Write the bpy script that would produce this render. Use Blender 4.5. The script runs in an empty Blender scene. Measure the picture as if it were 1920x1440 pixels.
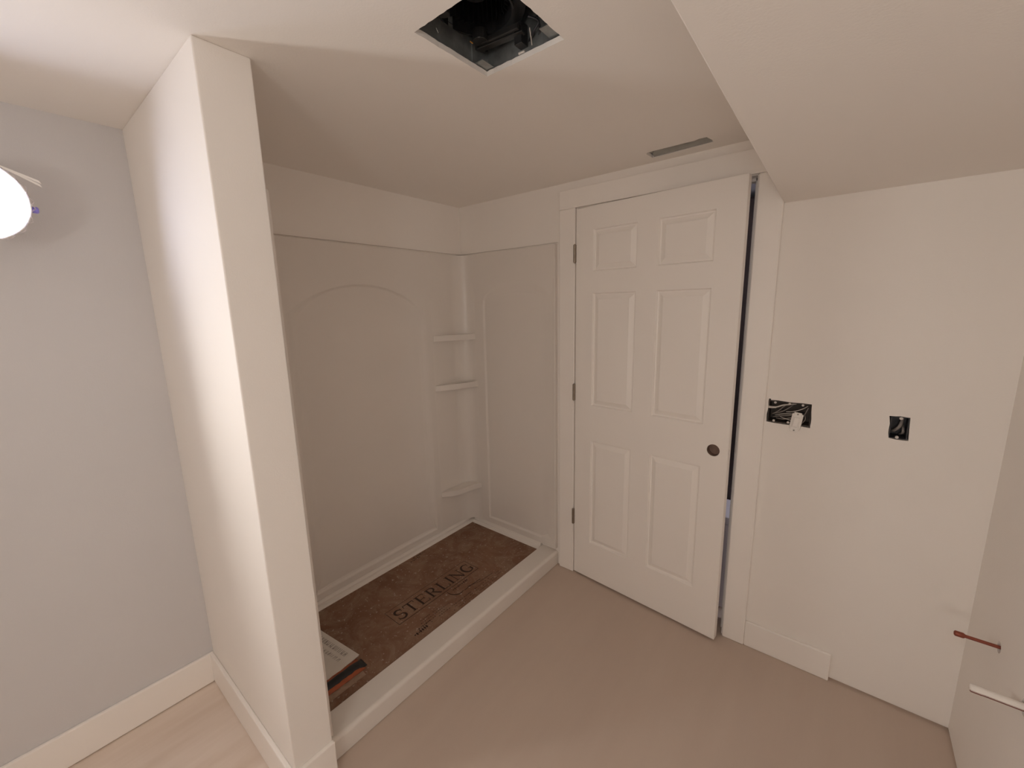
import bpy, bmesh, math, random
from mathutils import Vector, Matrix
random.seed(7)
scn = bpy.context.scene
C = scn.collection
pi = math.pi

# ------------------------------------------------------------------ camera
CAM = Vector((1.99914, -1.97373, 1.56139))
yaw, pitch, roll, FPX = 0.680939, -0.182655, -0.021216, 780.439
fw = Vector((-math.sin(yaw)*math.cos(pitch), math.cos(yaw)*math.cos(pitch), math.sin(pitch)))
rt = Vector((math.cos(yaw), math.sin(yaw), 0)); up = rt.cross(fw)
rt2 = rt*math.cos(roll) + up*math.sin(roll); up2 = -rt*math.sin(roll) + up*math.cos(roll)
cam = bpy.data.objects.new('camera', bpy.data.cameras.new('camera'))
cam.matrix_world = Matrix(((rt2.x, up2.x, -fw.x, CAM.x), (rt2.y, up2.y, -fw.y, CAM.y), (rt2.z, up2.z, -fw.z, CAM.z), (0, 0, 0, 1)))
cam.data.sensor_width = 36; cam.data.sensor_fit = 'HORIZONTAL'; cam.data.lens = 36*FPX/1920; cam.data.clip_start = .02
C.objects.link(cam); scn.camera = cam
# ------------------------------------------------------------------ world, exposure
w = bpy.data.worlds.new('world'); scn.world = w; w.use_nodes = True
w.node_tree.nodes['Background'].inputs[0].default_value = (0.01, 0.01, 0.012, 1)
w.node_tree.nodes['Background'].inputs[1].default_value = 1
vs = scn.view_settings
vs.view_transform = 'Standard'; vs.look = 'None'; vs.gamma = 1; vs.use_curve_mapping = False; vs.exposure = 0.02
try:
    scn.cycles.max_bounces = 16; scn.cycles.diffuse_bounces = 12
except Exception: pass
LAMP_COOL, LAMP_WARM, LAMP_FILL = 13.0, 108.0, 24.0      # lens strengths: visible wall lamp, next wall lamp, added fill dome behind the camera
COOL, WARM = (.86, .93, 1.22), (1.0, .96, .92)
HALL_STRENGTH = 12.0

# ------------------------------------------------------------------ materials
def new_mat(name):
    m = bpy.data.materials.new(name); m.use_nodes = True
    nt = m.node_tree; b = nt.nodes['Principled BSDF']
    return m, nt, b
def mat(name, col, rough=.6, metal=0, noise=0, nscale=8, bump=0, bscale=200, spec=.5):
    m, nt, b = new_mat(name)
    b.inputs['Base Color'].default_value = (*col, 1); b.inputs['Roughness'].default_value = rough
    b.inputs['Metallic'].default_value = metal; b.inputs['Specular IOR Level'].default_value = spec
    tc = nt.nodes.new('ShaderNodeTexCoord')
    if noise:
        n = nt.nodes.new('ShaderNodeTexNoise'); n.inputs['Scale'].default_value = nscale; n.inputs['Detail'].default_value = 4
        nt.links.new(tc.outputs['Object'], n.inputs['Vector'])
        r = nt.nodes.new('ShaderNodeValToRGB')
        r.color_ramp.elements[0].position = .3; r.color_ramp.elements[1].position = .7
        r.color_ramp.elements[0].color = (*[c*(1-noise) for c in col], 1); r.color_ramp.elements[1].color = (*[min(1, c*(1+noise)) for c in col], 1)
        nt.links.new(n.outputs['Fac'], r.inputs['Fac']); nt.links.new(r.outputs['Color'], b.inputs['Base Color'])
    if bump:
        n = nt.nodes.new('ShaderNodeTexNoise'); n.inputs['Scale'].default_value = bscale; n.inputs['Detail'].default_value = 3
        nt.links.new(tc.outputs['Object'], n.inputs['Vector'])
        bp = nt.nodes.new('ShaderNodeBump'); bp.inputs['Strength'].default_value = bump; bp.inputs['Distance'].default_value = .001
        nt.links.new(n.outputs['Fac'], bp.inputs['Height']); nt.links.new(bp.outputs['Normal'], b.inputs['Normal'])
    return m
def emit(name, col, s):
    m = bpy.data.materials.new(name); m.use_nodes = True; nt = m.node_tree
    nt.nodes.remove(nt.nodes['Principled BSDF'])
    e = nt.nodes.new('ShaderNodeEmission'); e.inputs[0].default_value = (*col, 1); e.inputs[1].default_value = s
    nt.links.new(e.outputs[0], nt.nodes['Material Output'].inputs[0]); return m

WALLC = (.865, .83, .79)
M_wall = mat('wall_paint', WALLC, .75, noise=.012, nscale=2.5, bump=.25, bscale=260, spec=.3)
M_wall_cool_lit = mat('wall_paint_cool_light', (.645, .635, .64), .75, noise=.012, nscale=2.5, bump=.25, bscale=260, spec=.3)  # cool, dimmer light around the lamp painted into the wall colour
M_ceil = mat('ceiling_paint', (.865, .83, .79), .85, bump=.25, bscale=220, spec=.2)
M_trim = mat('trim_paint', (.90, .865, .825), .42, noise=.01, nscale=4, bump=.05, bscale=60)
M_door = mat('door_paint', (.90, .865, .825), .45, bump=.12, bscale=90)
M_acryl = mat('shower_acrylic', (.765, .725, .68), .33, noise=.01, nscale=3, bump=.03, bscale=30)
M_hinge = mat('satin_nickel', (.32, .27, .22), .4, 1.0, noise=.1, nscale=60)
M_galv = mat('galvanized_steel', (.36, .38, .38), .45, .8, noise=.25, nscale=30)
M_duct = mat('dull_duct_metal', (.36, .36, .335), .55, .2, noise=.12, nscale=25)
M_black = mat('black_plastic', (.012, .012, .013), .5, noise=.2, nscale=30)
M_darkgrey = mat('dark_grey_metal', (.05, .048, .046), .35, .6, noise=.2, nscale=40)
M_boxblue = mat('dark_box_plastic', (.05, .05, .055), .5, noise=.25, nscale=50)
M_boxbrown = mat('brown_box_plastic', (.06, .045, .035), .55, noise=.3, nscale=60)
M_white = mat('white_plastic', (.80, .77, .73), .4, noise=.01, nscale=20)
M_wirew = mat('white_wire', (.62, .58, .54), .45, noise=.05, nscale=50)
M_wireg = mat('grey_wire', (.28, .25, .23), .4, noise=.1, nscale=50)
M_wirek = mat('black_wire', (.02, .02, .025), .4, noise=.1, nscale=50)
M_orange = mat('orange_plastic', (.34, .075, .02), .45, noise=.15, nscale=30)
M_film = mat('tan_film', (.30, .20, .14), .4, noise=.2, nscale=30)
M_blue = mat('blue_plastic', (.30, .26, .80), .5, noise=.05, nscale=20)
M_amber = mat('amber_connector', (.60, .28, .05), .45, noise=.05, nscale=20)
M_core = mat('door_core_wood', (.25, .165, .13), .8, noise=.2, nscale=60)
M_gap = mat('raw_wood_plate', (.10, .06, .04), .9, noise=.2, nscale=20)
M_paper = mat('booklet_paper', (.70, .67, .62), .7, noise=.02, nscale=20)
M_grey_ink = mat('grey_ink', (.30, .27, .25), .7, noise=.05, nscale=40)
M_ink = mat('dark_brown_ink', (.032, .016, .010), .85, noise=.1, nscale=60)
M_hall_dark = mat('hall_dark_filler', (.055, .038, .036), .5, noise=.2, nscale=6)  # darkness of the unlit hall put into the cabinet colour
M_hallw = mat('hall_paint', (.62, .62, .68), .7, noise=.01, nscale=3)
M_applw = mat('box_white', (.78, .74, .78), .5, noise=.02, nscale=5)
M_lamp = emit('lamp_lens_cool', COOL, LAMP_COOL); M_lampw = emit('lamp_lens_warm', WARM, LAMP_WARM); M_fill = emit('fill_dome_lens', WARM, LAMP_FILL)
M_hall_lamp = emit('hall_lens', (.95, .92, 1.0), HALL_STRENGTH*8)

# floors: soft long streaks
def floor_mat(name, c0, c1, rot, p0=.32, p1=.7):
    m, nt, b = new_mat(name)
    b.inputs['Roughness'].default_value = .5; b.inputs['Specular IOR Level'].default_value = .35
    tc = nt.nodes.new('ShaderNodeTexCoord'); mp = nt.nodes.new('ShaderNodeMapping')
    mp.inputs['Scale'].default_value = (7.0, .9, 1); mp.inputs['Rotation'].default_value = (0, 0, rot)
    n = nt.nodes.new('ShaderNodeTexNoise'); n.inputs['Scale'].default_value = 1.3; n.inputs['Detail'].default_value = 5; n.inputs['Roughness'].default_value = .55
    r = nt.nodes.new('ShaderNodeValToRGB'); r.color_ramp.elements[0].position = p0; r.color_ramp.elements[1].position = p1
    r.color_ramp.elements[0].color = (*c0, 1); r.color_ramp.elements[1].color = (*c1, 1)
    nt.links.new(tc.outputs['Object'], mp.inputs[0]); nt.links.new(mp.outputs[0], n.inputs['Vector'])
    nt.links.new(n.outputs['Fac'], r.inputs[0]); nt.links.new(r.outputs[0], b.inputs['Base Color']); return m
M_floor = floor_mat('floor_vinyl', (.545, .445, .375), (.575, .475, .40), .25)
M_floor2 = floor_mat('floor_planks', (.70, .59, .50), (.80, .70, .62), .9, .38, .62)

# dusty cardboard
M_card, nt, b = new_mat('dusty_cardboard')
b.inputs['Roughness'].default_value = .85; b.inputs['Specular IOR Level'].default_value = .2
tc = nt.nodes.new('ShaderNodeTexCoord')
def nz(scale, detail=4, rough=.6, dist=0):
    n = nt.nodes.new('ShaderNodeTexNoise'); n.inputs['Scale'].default_value = scale; n.inputs['Detail'].default_value = detail
    n.inputs['Roughness'].default_value = rough; n.inputs['Distortion'].default_value = dist
    nt.links.new(tc.outputs['Object'], n.inputs['Vector']); return n
def ramp(src, p0, p1, c0, c1):
    r = nt.nodes.new('ShaderNodeValToRGB'); r.color_ramp.elements[0].position = p0; r.color_ramp.elements[1].position = p1
    r.color_ramp.elements[0].color = c0; r.color_ramp.elements[1].color = c1
    nt.links.new(src, r.inputs[0]); return r
def mix(fac, a, bb):
    m = nt.nodes.new('ShaderNodeMix'); m.data_type = 'RGBA'
    nt.links.new(fac, m.inputs[0]); 
    if hasattr(a, 'is_linked'): nt.links.new(a, m.inputs[6])
    else: m.inputs[6].default_value = a
    if hasattr(bb, 'is_linked'): nt.links.new(bb, m.inputs[7])
    else: m.inputs[7].default_value = bb
    return m.outputs[2]
base = ramp(nz(3.0, 3).outputs['Fac'], .35, .65, (.195, .105, .068, 1), (.245, .140, .092, 1)).outputs[0]
smudge = ramp(nz(7, 6, .7, 1.5).outputs['Fac'], .44, .76, (0, 0, 0, 1), (.85, .85, .85, 1)).outputs[0]
c1 = mix(smudge, base, (.31, .225, .165, 1))
spk = ramp(nz(60, 3, .6).outputs['Fac'], .62, .70, (0, 0, 0, 1), (.8, .8, .8, 1)).outputs[0]
c2 = mix(spk, c1, (.50, .42, .36, 1))
nt.links.new(c2, b.inputs['Base Color'])

# copper with primer overspray on its upper side
M_copper, nt, b = new_mat('copper_pipe'); b.inputs['Metallic'].default_value = .7; b.inputs['Roughness'].default_value = .5
b.inputs['Base Color'].default_value = (.30, .09, .06, 1)
M_primer, nt, b = new_mat('oversprayed_pipe'); b.inputs['Roughness'].default_value = .55
gn = nt.nodes.new('ShaderNodeNewGeometry'); sp = nt.nodes.new('ShaderNodeSeparateXYZ'); nt.links.new(gn.outputs['True Normal'], sp.inputs[0])
ns = nt.nodes.new('ShaderNodeTexNoise'); ns.inputs['Scale'].default_value = 90
ad = nt.nodes.new('ShaderNodeMath'); ad.operation = 'ADD'; mu = nt.nodes.new('ShaderNodeMath'); mu.operation = 'MULTIPLY'; mu.inputs[1].default_value = .5
nt.links.new(ns.outputs['Fac'], mu.inputs[0]); nt.links.new(sp.outputs['Z'], ad.inputs[0]); nt.links.new(mu.outputs[0], ad.inputs[1])
r = nt.nodes.new('ShaderNodeValToRGB'); r.color_ramp.elements[0].position = 0.0; r.color_ramp.elements[1].position = .25
r.color_ramp.elements[0].color = (.20, .07, .05, 1); r.color_ramp.elements[1].color = (.84, .80, .75, 1)
nt.links.new(ad.outputs[0], r.inputs[0]); nt.links.new(r.outputs[0], b.inputs['Base Color'])

# clear crinkled film on the lamp
M_clear, nt, b = new_mat('clear_film'); b.inputs['Roughness'].default_value = .15
b.inputs['Base Color'].default_value = (.95, .9, .92, 1); b.inputs['Transmission Weight'].default_value = .75; b.inputs['IOR'].default_value = 1.2

# ------------------------------------------------------------------ helpers
def link(name, bm, m, parent=None, smooth=False, bevel=0, seg=2):
    me = bpy.data.meshes.new(name); bmesh.ops.recalc_face_normals(bm, faces=bm.faces[:]); bm.to_mesh(me); bm.free()
    o = bpy.data.objects.new(name, me); C.objects.link(o)
    for mm in (m if isinstance(m, (list, tuple)) else [m]): me.materials.append(mm)
    if smooth:
        for p in me.polygons: p.use_smooth = True
    if bevel:
        bv = o.modifiers.new('bevel', 'BEVEL'); bv.width = bevel; bv.segments = seg; bv.limit_method = 'ANGLE'; bv.angle_limit = math.radians(40)
        bv.harden_normals = False
    if parent: o.parent = parent
    return o
def meta(o, label=None, cat=None, kind=None, group=None):
    if label: o['label'] = label
    if cat: o['category'] = cat
    if kind: o['kind'] = kind
    if group: o['group'] = group
    return o
def empty(name, loc, rz=0):
    o = bpy.data.objects.new(name, None); C.objects.link(o); o.location = loc; o.rotation_euler = (0, 0, rz); o.empty_display_size = .05; return o
def box(bm, x0, x1, y0, y1, z0, z1, M=None):
    vs_ = [bm.verts.new(Vector(v) if M is None else M @ Vector(v)) for v in ((x0,y0,z0),(x1,y0,z0),(x1,y1,z0),(x0,y1,z0),(x0,y0,z1),(x1,y0,z1),(x1,y1,z1),(x0,y1,z1))]
    for f in ((0,3,2,1),(4,5,6,7),(0,1,5,4),(1,2,6,5),(2,3,7,6),(3,0,4,7)): bm.faces.new([vs_[i] for i in f])
    return bm
def bx(*a, M=None): return box(bmesh.new(), *a, M=M)
def prism(bm, poly, lo, hi, axis):
    """poly: 2D points; axis 'x': (y,z), 'y': (x,z), 'z': (x,y)"""
    def P(p, h):
        return {'x': (h, p[0], p[1]), 'y': (p[0], h, p[1]), 'z': (p[0], p[1], h)}[axis]
    a = [bm.verts.new(P(p, lo)) for p in poly]; b_ = [bm.verts.new(P(p, hi)) for p in poly]
    bm.faces.new(a); bm.faces.new(b_[::-1]); n_ = len(poly)
    for i in range(n_): bm.faces.new((a[i], a[(i+1) % n_], b_[(i+1) % n_], b_[i]))
    return bm
def cyl(bm, p0, p1, r0, r1=None, seg=20, caps=True):
    r1 = r0 if r1 is None else r1
    p0, p1 = Vector(p0), Vector(p1); d = (p1-p0).normalized()
    a = d.orthogonal().normalized(); b_ = d.cross(a)
    A = [bm.verts.new(p0+(a*math.cos(2*pi*i/seg)+b_*math.sin(2*pi*i/seg))*r0) for i in range(seg)]
    B = [bm.verts.new(p1+(a*math.cos(2*pi*i/seg)+b_*math.sin(2*pi*i/seg))*r1) for i in range(seg)]
    for i in range(seg): bm.faces.new((A[i], A[(i+1) % seg], B[(i+1) % seg], B[i]))
    if caps: bm.faces.new(A[::-1]); bm.faces.new(B)
    return bm
def lathe(bm, org, axis, prof, seg=48):
    """prof: list of (dist along axis, radius)"""
    org = Vector(org); d = Vector(axis).normalized(); a = d.orthogonal().normalized(); b_ = d.cross(a); prev = None
    for t, rad in prof:
        if rad < 1e-6: ring = [bm.verts.new(org+d*t)]
        else: ring = [bm.verts.new(org+d*t+(a*math.cos(2*pi*i/seg)+b_*math.sin(2*pi*i/seg))*rad) for i in range(seg)]
        if prev:
            for i in range(seg):
                j = (i+1) % seg
                if len(prev) == 1: bm.faces.new((prev[0], ring[i], ring[j]))
                elif len(ring) == 1: bm.faces.new((prev[i], prev[j], ring[0]))
                else: bm.faces.new((prev[i], prev[j], ring[j], ring[i]))
        prev = ring
    return bm
def tube(bm, pts, rad, seg=8):
    pts = [Vector(p) for p in pts]
    sm = []
    for i in range(len(pts)-1):
        p0 = pts[max(i-1, 0)]; p1 = pts[i]; p2 = pts[i+1]; p3 = pts[min(i+2, len(pts)-1)]
        for k in range(5):
            t = k/5; sm.append(.5*((2*p1)+(p2-p0)*t+(2*p0-5*p1+4*p2-p3)*t*t+(3*p1-p0-3*p2+p3)*t**3))
    sm.append(pts[-1]); prev = None; nrm = None
    for i, p in enumerate(sm):
        d = (sm[min(i+1, len(sm)-1)]-sm[max(i-1, 0)]).normalized()
        nrm = d.orthogonal().normalized() if nrm is None else (nrm-d*nrm.dot(d)).normalized()
        b_ = d.cross(nrm)
        ring = [bm.verts.new(p+(nrm*math.cos(2*pi*k/seg)+b_*math.sin(2*pi*k/seg))*rad) for k in range(seg)]
        if prev:
            for k in range(seg): bm.faces.new((prev[k], prev[(k+1) % seg], ring[(k+1) % seg], ring[k]))
        else: bm.faces.new(ring[::-1])
        prev = ring
    bm.faces.new(prev); return bm
def cut(o, cutters):
    """subtract the meshes in cutters (bmesh list) from o and keep the plain result"""
    tmp = []
    for cbm in cutters:
        bmesh.ops.recalc_face_normals(cbm, faces=cbm.faces[:])
        me = bpy.data.meshes.new('cut'); cbm.to_mesh(me); cbm.free()
        c = bpy.data.objects.new('cut', me); C.objects.link(c); tmp.append(c)
        md = o.modifiers.new('b', 'BOOLEAN'); md.object = c; md.operation = 'DIFFERENCE'; md.solver = 'EXACT'
    dg = bpy.context.evaluated_depsgraph_get(); dg.update()
    nm = bpy.data.meshes.new_from_object(o.evaluated_get(dg)); nm.name = o.name
    mats = [m for m in o.data.materials]
    o.modifiers.clear(); o.data = nm
    if not len(nm.materials):
        for m in mats: nm.materials.append(m)
    for c in tmp:
        me = c.data; bpy.data.objects.remove(c); bpy.data.meshes.remove(me)
    return o
def ragged(x0, x1, y0, y1, j, step):
    """jittered rectangle outline: a hand-cut hole"""
    pts = []
    def run(a, b_, fixed, ax, sgn):
        n_ = max(2, int(abs(b_-a)/step))
        for i in range(n_):
            t = a+(b_-a)*i/n_; q = fixed+(random.uniform(-j, j) if i else 0)
            pts.append((t, q) if ax == 0 else (q, t))
    run(x0, x1, y0, 0, 1); run(y0, y1, x1, 1, 1); run(x1, x0, y1, 0, 1); run(y1, y0, x0, 1, 1)
    return pts

# ------------------------------------------------------------------ dimensions
H = 2.184; L = 1.4645; T = .124; XP = .7726; XR = 2.4237; YF = -3.15
XC0, XJ0, XJ1, XC1 = .7565, .8515, 1.6667, 1.758      # casing outer / inner edges
# ================================================================== SETTING
bmf = bx(XP, 2.75, YF-.15, 1.25, -.06, 0); box(bmf, -.15, XP, -L-T/2, 1.25, -.06, 0)
o = link('floor', bmf, M_floor); meta(o, 'beige vinyl floor of the main room', 'floor', 'structure')
o = link('floor_left', bx(-.15, XP, YF-.15, -L-T/2, -.06, 0), M_floor2); meta(o, 'paler streaky plank floor beside the left wall', 'floor', 'structure')
# ceiling with the two cut openings
FX0, FX1, FY0, FY1 = 1.157, 1.404, -1.262, -1.014
o = link('ceiling', bx(-.15, 2.75, YF-.15, .05, H, H+.0127), M_ceil)
cut(o, [prism(bmesh.new(), ragged(FX0, FX1, FY0, FY1, .0012, .012), H-.02, H+.03, 'z'),
        prism(bmesh.new(), [(1.262, -.060), (1.30, -.063), (1.34, -.064), (1.40, -.068), (1.45, -.070), (1.508, -.077), (1.512, -.10), (1.502, -.148), (1.475, -.150), (1.455, -.141), (1.42, -.143), (1.36, -.142), (1.30, -.143), (1.268, -.140), (1.258, -.125)], H-.02, H+.03, 'z')])
meta(o, 'beige-lit white ceiling with a square and a slot opening', 'ceiling', 'structure')
o = link('wall_left', bx(-.13, 0, YF-.15, -L-T/2, .0, H+.1), M_wall_cool_lit); meta(o, 'painted wall behind the bright lamp, its cool dim light put into the colour', 'wall', 'structure')
o = link('wall_shower', bx(-.13, 0, -L-T/2, .11, .0, H+.1), M_wall); cut(o, [bx(-.009, .02, -L-.0, .02, 1.8875, 1.8985)]); meta(o, 'white painted wall behind the shower surround', 'wall', 'structure')
# wall with the door: one slab, door opening and box pockets cut out
o = link('wall_back', bx(-.13, XR+.13, 0, .11, 0, H+.1), M_wall)
rg1 = [(1.7655, 1.069), (1.80, 1.066), (1.84, 1.0655), (1.880, 1.066), (1.915, 1.064), (1.9165, 1.10), (1.914, 1.13), (1.913, 1.161), (1.88, 1.1615), (1.84, 1.1605), (1.80, 1.163), (1.775, 1.162), (1.7735, 1.168), (1.768, 1.168), (1.766, 1.158), (1.768, 1.13), (1.764, 1.10)]
rg2 = [(2.1475, 1.068), (2.165, 1.065), (2.185, 1.0645), (2.2005, 1.066), (2.199, 1.09), (2.1975, 1.12), (2.1965, 1.150), (2.183, 1.1505), (2.17, 1.1515), (2.158, 1.150), (2.141, 1.149), (2.143, 1.138), (2.1455, 1.12), (2.1445, 1.10), (2.145, 1.085)]
cut(o, [bx(XJ0-.02, XJ1+.02, -.05, .2, -.05, 2.075),
        prism(bmesh.new(), rg1, -.02, .085, 'y'), prism(bmesh.new(), rg2, -.02, .085, 'y'),
        bx(2.072, XR+.2, -.02, .013, -.02, .012), bx(-.02, .736, -.02, .009, 1.8875, 1.8985)])
meta(o, 'white painted wall holding the door and two open electrical boxes', 'wall', 'structure')
o = link('wall_right', bx(XR, XR+.12, YF-.15, 0.0, 0, H+.1), M_wall)
cut(o, [bx(XR-.02, XR+.013, YF-.2, -.0, -.02, .012),
        cyl(bmesh.new(), (XR-.03, -.298, .57), (XR+.10, -.298, .57), .017), cyl(bmesh.new(), (XR-.03, -.53, .57), (XR+.10, -.53, .57), .021)])
meta(o, 'white painted wall with two pipe stubs poking out', 'wall', 'structure')
o = link('wall_front', bx(-.13, XR+.12, YF-.12, YF, 0, H+.1), M_wall); meta(o, 'white wall behind the camera', 'wall', 'structure')
o = link('wall_partition', bx(0, XP, -L-T, -L, 0, H), M_wall, bevel=.004, seg=3); meta(o, 'short white partition wall between lamp side and shower', 'wall', 'structure')
# dropped bulkhead
o = link('ceiling_bulkhead', prism(bmesh.new(), [(1.758, 0), (XR, 0), (XR, YF), (1.758+.0203*-YF, YF)], 1.9303, H, 'z'), M_ceil, bevel=.0025, seg=2)
meta(o, 'dropped white ceiling bulkhead on the right', 'ceiling', 'structure')
# door trim
def trim(n_, bm, lab, bev=.003, m=M_trim):
    o_ = link('trim_%d' % n_, bm, m, bevel=bev, seg=2); meta(o_, lab, 'trim', 'structure'); return o_
PR = .018
trim(1, bx(XC0, XJ0-.0, -PR, 0, 0, 2.052), 'flat white door casing board next to the shower', .004)
trim(2, bx(XC0, XC1, -PR, 0, 2.052, 2.1452), 'flat white head casing board above the door', .003)
trim(3, bx(XJ1, XC1, -PR, 0, 0, 2.052), 'flat white door casing board beside the open gap', .005)
jb = bx(XJ0-.02, XJ0+.005, -.001, .111, 0, 2.075); box(jb, XJ1-.006, XJ1+.02, -.001, .111, 0, 2.075); box(jb, XJ0-.02, XJ1+.02, -.001, .111, 2.049, 2.075)
box(jb, XJ0+.005, XJ0+.017, .040, .075, 0, 2.049); box(jb, XJ1-.018, XJ1-.006, .040, .075, 0, 2.049); box(jb, XJ0+.005, XJ1-.006, .040, .075, 2.037, 2.049)
trim(4, jb, 'white door jamb lining the doorway', .0015)
# baseboards
def bboard(name, bm, lab):
    o_ = link(name, bm, M_trim, bevel=.004, seg=2); meta(o_, lab, 'baseboard', 'structure'); return o_
bboard('baseboard_left', bx(0, .015, YF, -L-T-.0, .004, .1373), 'tall white baseboard under the bright lamp')
bboard('baseboard_partition', box(bx(.015, XP+.015, -L-T-.015, -L-T, .0015, .1373), XP, XP+.015, -L-T, -L+.002, 0, .1373), 'tall white baseboard wrapping the partition end')
bboard('baseboard_back', bx(XC1, 2.072, -.0145, 0, 0, .124), 'short white baseboard between door casing and bare wall')
# sole plates seen through the gap under the drywall
o = trim(5, box(bx(2.072, XR+.03, .0135, .03, 0, .012), XR+.0135, XR+.03, YF, .0, 0, .012), 'dark gap strip under the bare wall edges', 0, M_gap)

# ================================================================== hall beyond the door
o = link('wall_hall', box(box(bx(-.13, 2.75, 1.1, 1.2, 0, 2.2), -.13, -.03, .11, 1.1, 0, 2.2), 2.65, 2.75, .11, 1.1, 0, 2.2), M_hallw); meta(o, 'bluish wall of the next room seen through the door gap', 'wall', 'structure')
o = link('ceiling_hall', bx(-.13, 2.75, .11, 1.2, 2.09, 2.2), M_hallw); meta(o, 'bluish ceiling of the next room at the top of the door gap', 'ceiling', 'structure')
t = empty('added_dark_cabinet', (1.45, .60, 0)); meta(t, 'added dark brown cabinet keeping the narrow gap beside the door dark', 'cabinet')  # cabinet added so the view through the door gap stays dark
link('cabinet_body', bx(-.40, .38, -.18, .22, .0, 2.06), M_hall_dark, t, bevel=.004)
dr = link('cabinet_door', bx(-.39, .37, -.20, -.18, .06, 2.05), M_hall_dark, t, bevel=.004); link('handle', cyl(bmesh.new(), (-.34, -.215, 1.0), (-.34, -.215, 1.15), .006), M_hinge, dr)
t = empty('storage_box', (1.585, .26, 0)); meta(t, 'pale lavender-white box standing on the floor behind the open door edge', 'box')
link('box_body', bx(-.16, .16, -.08, .12, 0, .47), M_applw, t, bevel=.012, seg=3); link('lid', bx(-.167, .167, -.087, .127, .47, .515), M_applw, t, bevel=.008, seg=3)
t = empty('hall_ceiling_light', (2.20, .22, 2.09)); meta(t, 'round cool ceiling light in the next room behind the door', 'ceiling light')
link('housing', lathe(bmesh.new(), (0, 0, 0), (0, 0, -1), [(0, 0), (0, .085), (.02, .085), (.024, .078)], 32), M_white, t)
link('diffuser', lathe(bmesh.new(), (0, 0, -.024), (0, 0, -1), [(0, .078), (.01, .06), (.014, 0)], 32), M_hall_lamp, t)

# ================================================================== DOOR
DW, DT, DZ0, DZ1 = .7888, .035, .012, 2.043
ang = .0802
door = empty('door_1', (.8600, -.0180, 0), -ang)
meta(door, 'white six-panel door standing slightly ajar, no knob fitted', 'door', 'structure')
def door_leaf():
    bm = bmesh.new()
    xs = [0, .103, .338, .440, .677, DW]; zs = [DZ0, .235, .840, 1.035, 1.622, 1.731, 1.933, DZ1]
    rings = [(0, 0), (.004, .0105), (.009, .0115), (.029, .0028), (.032, .0014)]
    for side in (0, 1):
        yy = lambda d: (d if side == 0 else DT-d)
        for i in range(len(xs)-1):
            for k in range(len(zs)-1):
                x0, x1, z0, z1 = xs[i], xs[i+1], zs[k], zs[k+1]
                if i in (1, 3) and k in (1, 3, 5):
                    prev = None
                    for ins, dep in rings:
                        q = [bm.verts.new((a, yy(dep), c)) for a, c in ((x0+ins, z0+ins), (x1-ins, z0+ins), (x1-ins, z1-ins), (x0+ins, z1-ins))]
                        if prev:
                            for j in range(4): bm.faces.new((prev[j], prev[(j+1) % 4], q[(j+1) % 4], q[j]))
                        prev = q
                    bm.faces.new(prev)
                else: bm.faces.new([bm.verts.new((a, yy(0), c)) for a, c in ((x0, z0), (x1, z0), (x1, z1), (x0, z1))])
    for k in range(len(zs)-1):
        for X in (0, DW): bm.faces.new([bm.verts.new(v) for v in ((X, 0, zs[k]), (X, DT, zs[k]), (X, DT, zs[k+1]), (X, 0, zs[k+1]))])
    for i in range(len(xs)-1):
        for Z in (DZ0, DZ1): bm.faces.new([bm.verts.new(v) for v in ((xs[i], 0, Z), (xs[i], DT, Z), (xs[i+1], DT, Z), (xs[i+1], 0, Z))])
    bmesh.ops.remove_doubles(bm, verts=bm.verts[:], dist=1e-5); return bm
leaf = link('door_leaf', door_leaf(), M_door)
cut(leaf, [cyl(bmesh.new(), (.728, -.02, .927), (.728, .0335, .927), .0265, seg=40), cyl(bmesh.new(), (DW-.03, .0175, .927), (DW+.02, .0175, .927), .0115, seg=24)])
leaf.parent = door
bv = leaf.modifiers.new('bevel', 'BEVEL'); bv.width = .0012; bv.segments = 1; bv.limit_method = 'ANGLE'; bv.angle_limit = math.radians(60)
# bare core lining the lock bore
link('knob_bore', lathe(bmesh.new(), (.728, .0015, .927), (0, 1, 0), [(0, .0263), (.031, .0263), (.0315, 0)], 40), M_core, leaf)['label'] = 'brown unpainted round lock hole'
for z0 in (1.826, 1.095, .361):
    h = cyl(bmesh.new(), (0, 0, -.044), (0, 0, .044), .0072, seg=16)
    for k in (-.0265, -.009, .009, .0265): cyl(h, (0, 0, k-.0006), (0, 0, k+.0006), .0058, seg=12)
    cyl(h, (0, 0, .044), (0, 0, .0475), .005, .003, seg=12); cyl(h, (0, 0, -.0475), (0, 0, -.044), .003, .005, seg=12)
    box(h, .001, .0075, .002, .030, -.043, .043)
    o = link('hinge', h, M_hinge, door); o.location = (-.0065, -.004, z0); o['label'] = 'dark satin metal hinge'
o = link('strike_plate', bx(-.0015, 0, -.014, .014, -.028, .028), M_hinge, None); o.location = (XJ1-.006, .020, .93); o.name = 'strike_plate'
meta(o, 'small metal strike plate on the door jamb edge', 'plate')

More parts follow.
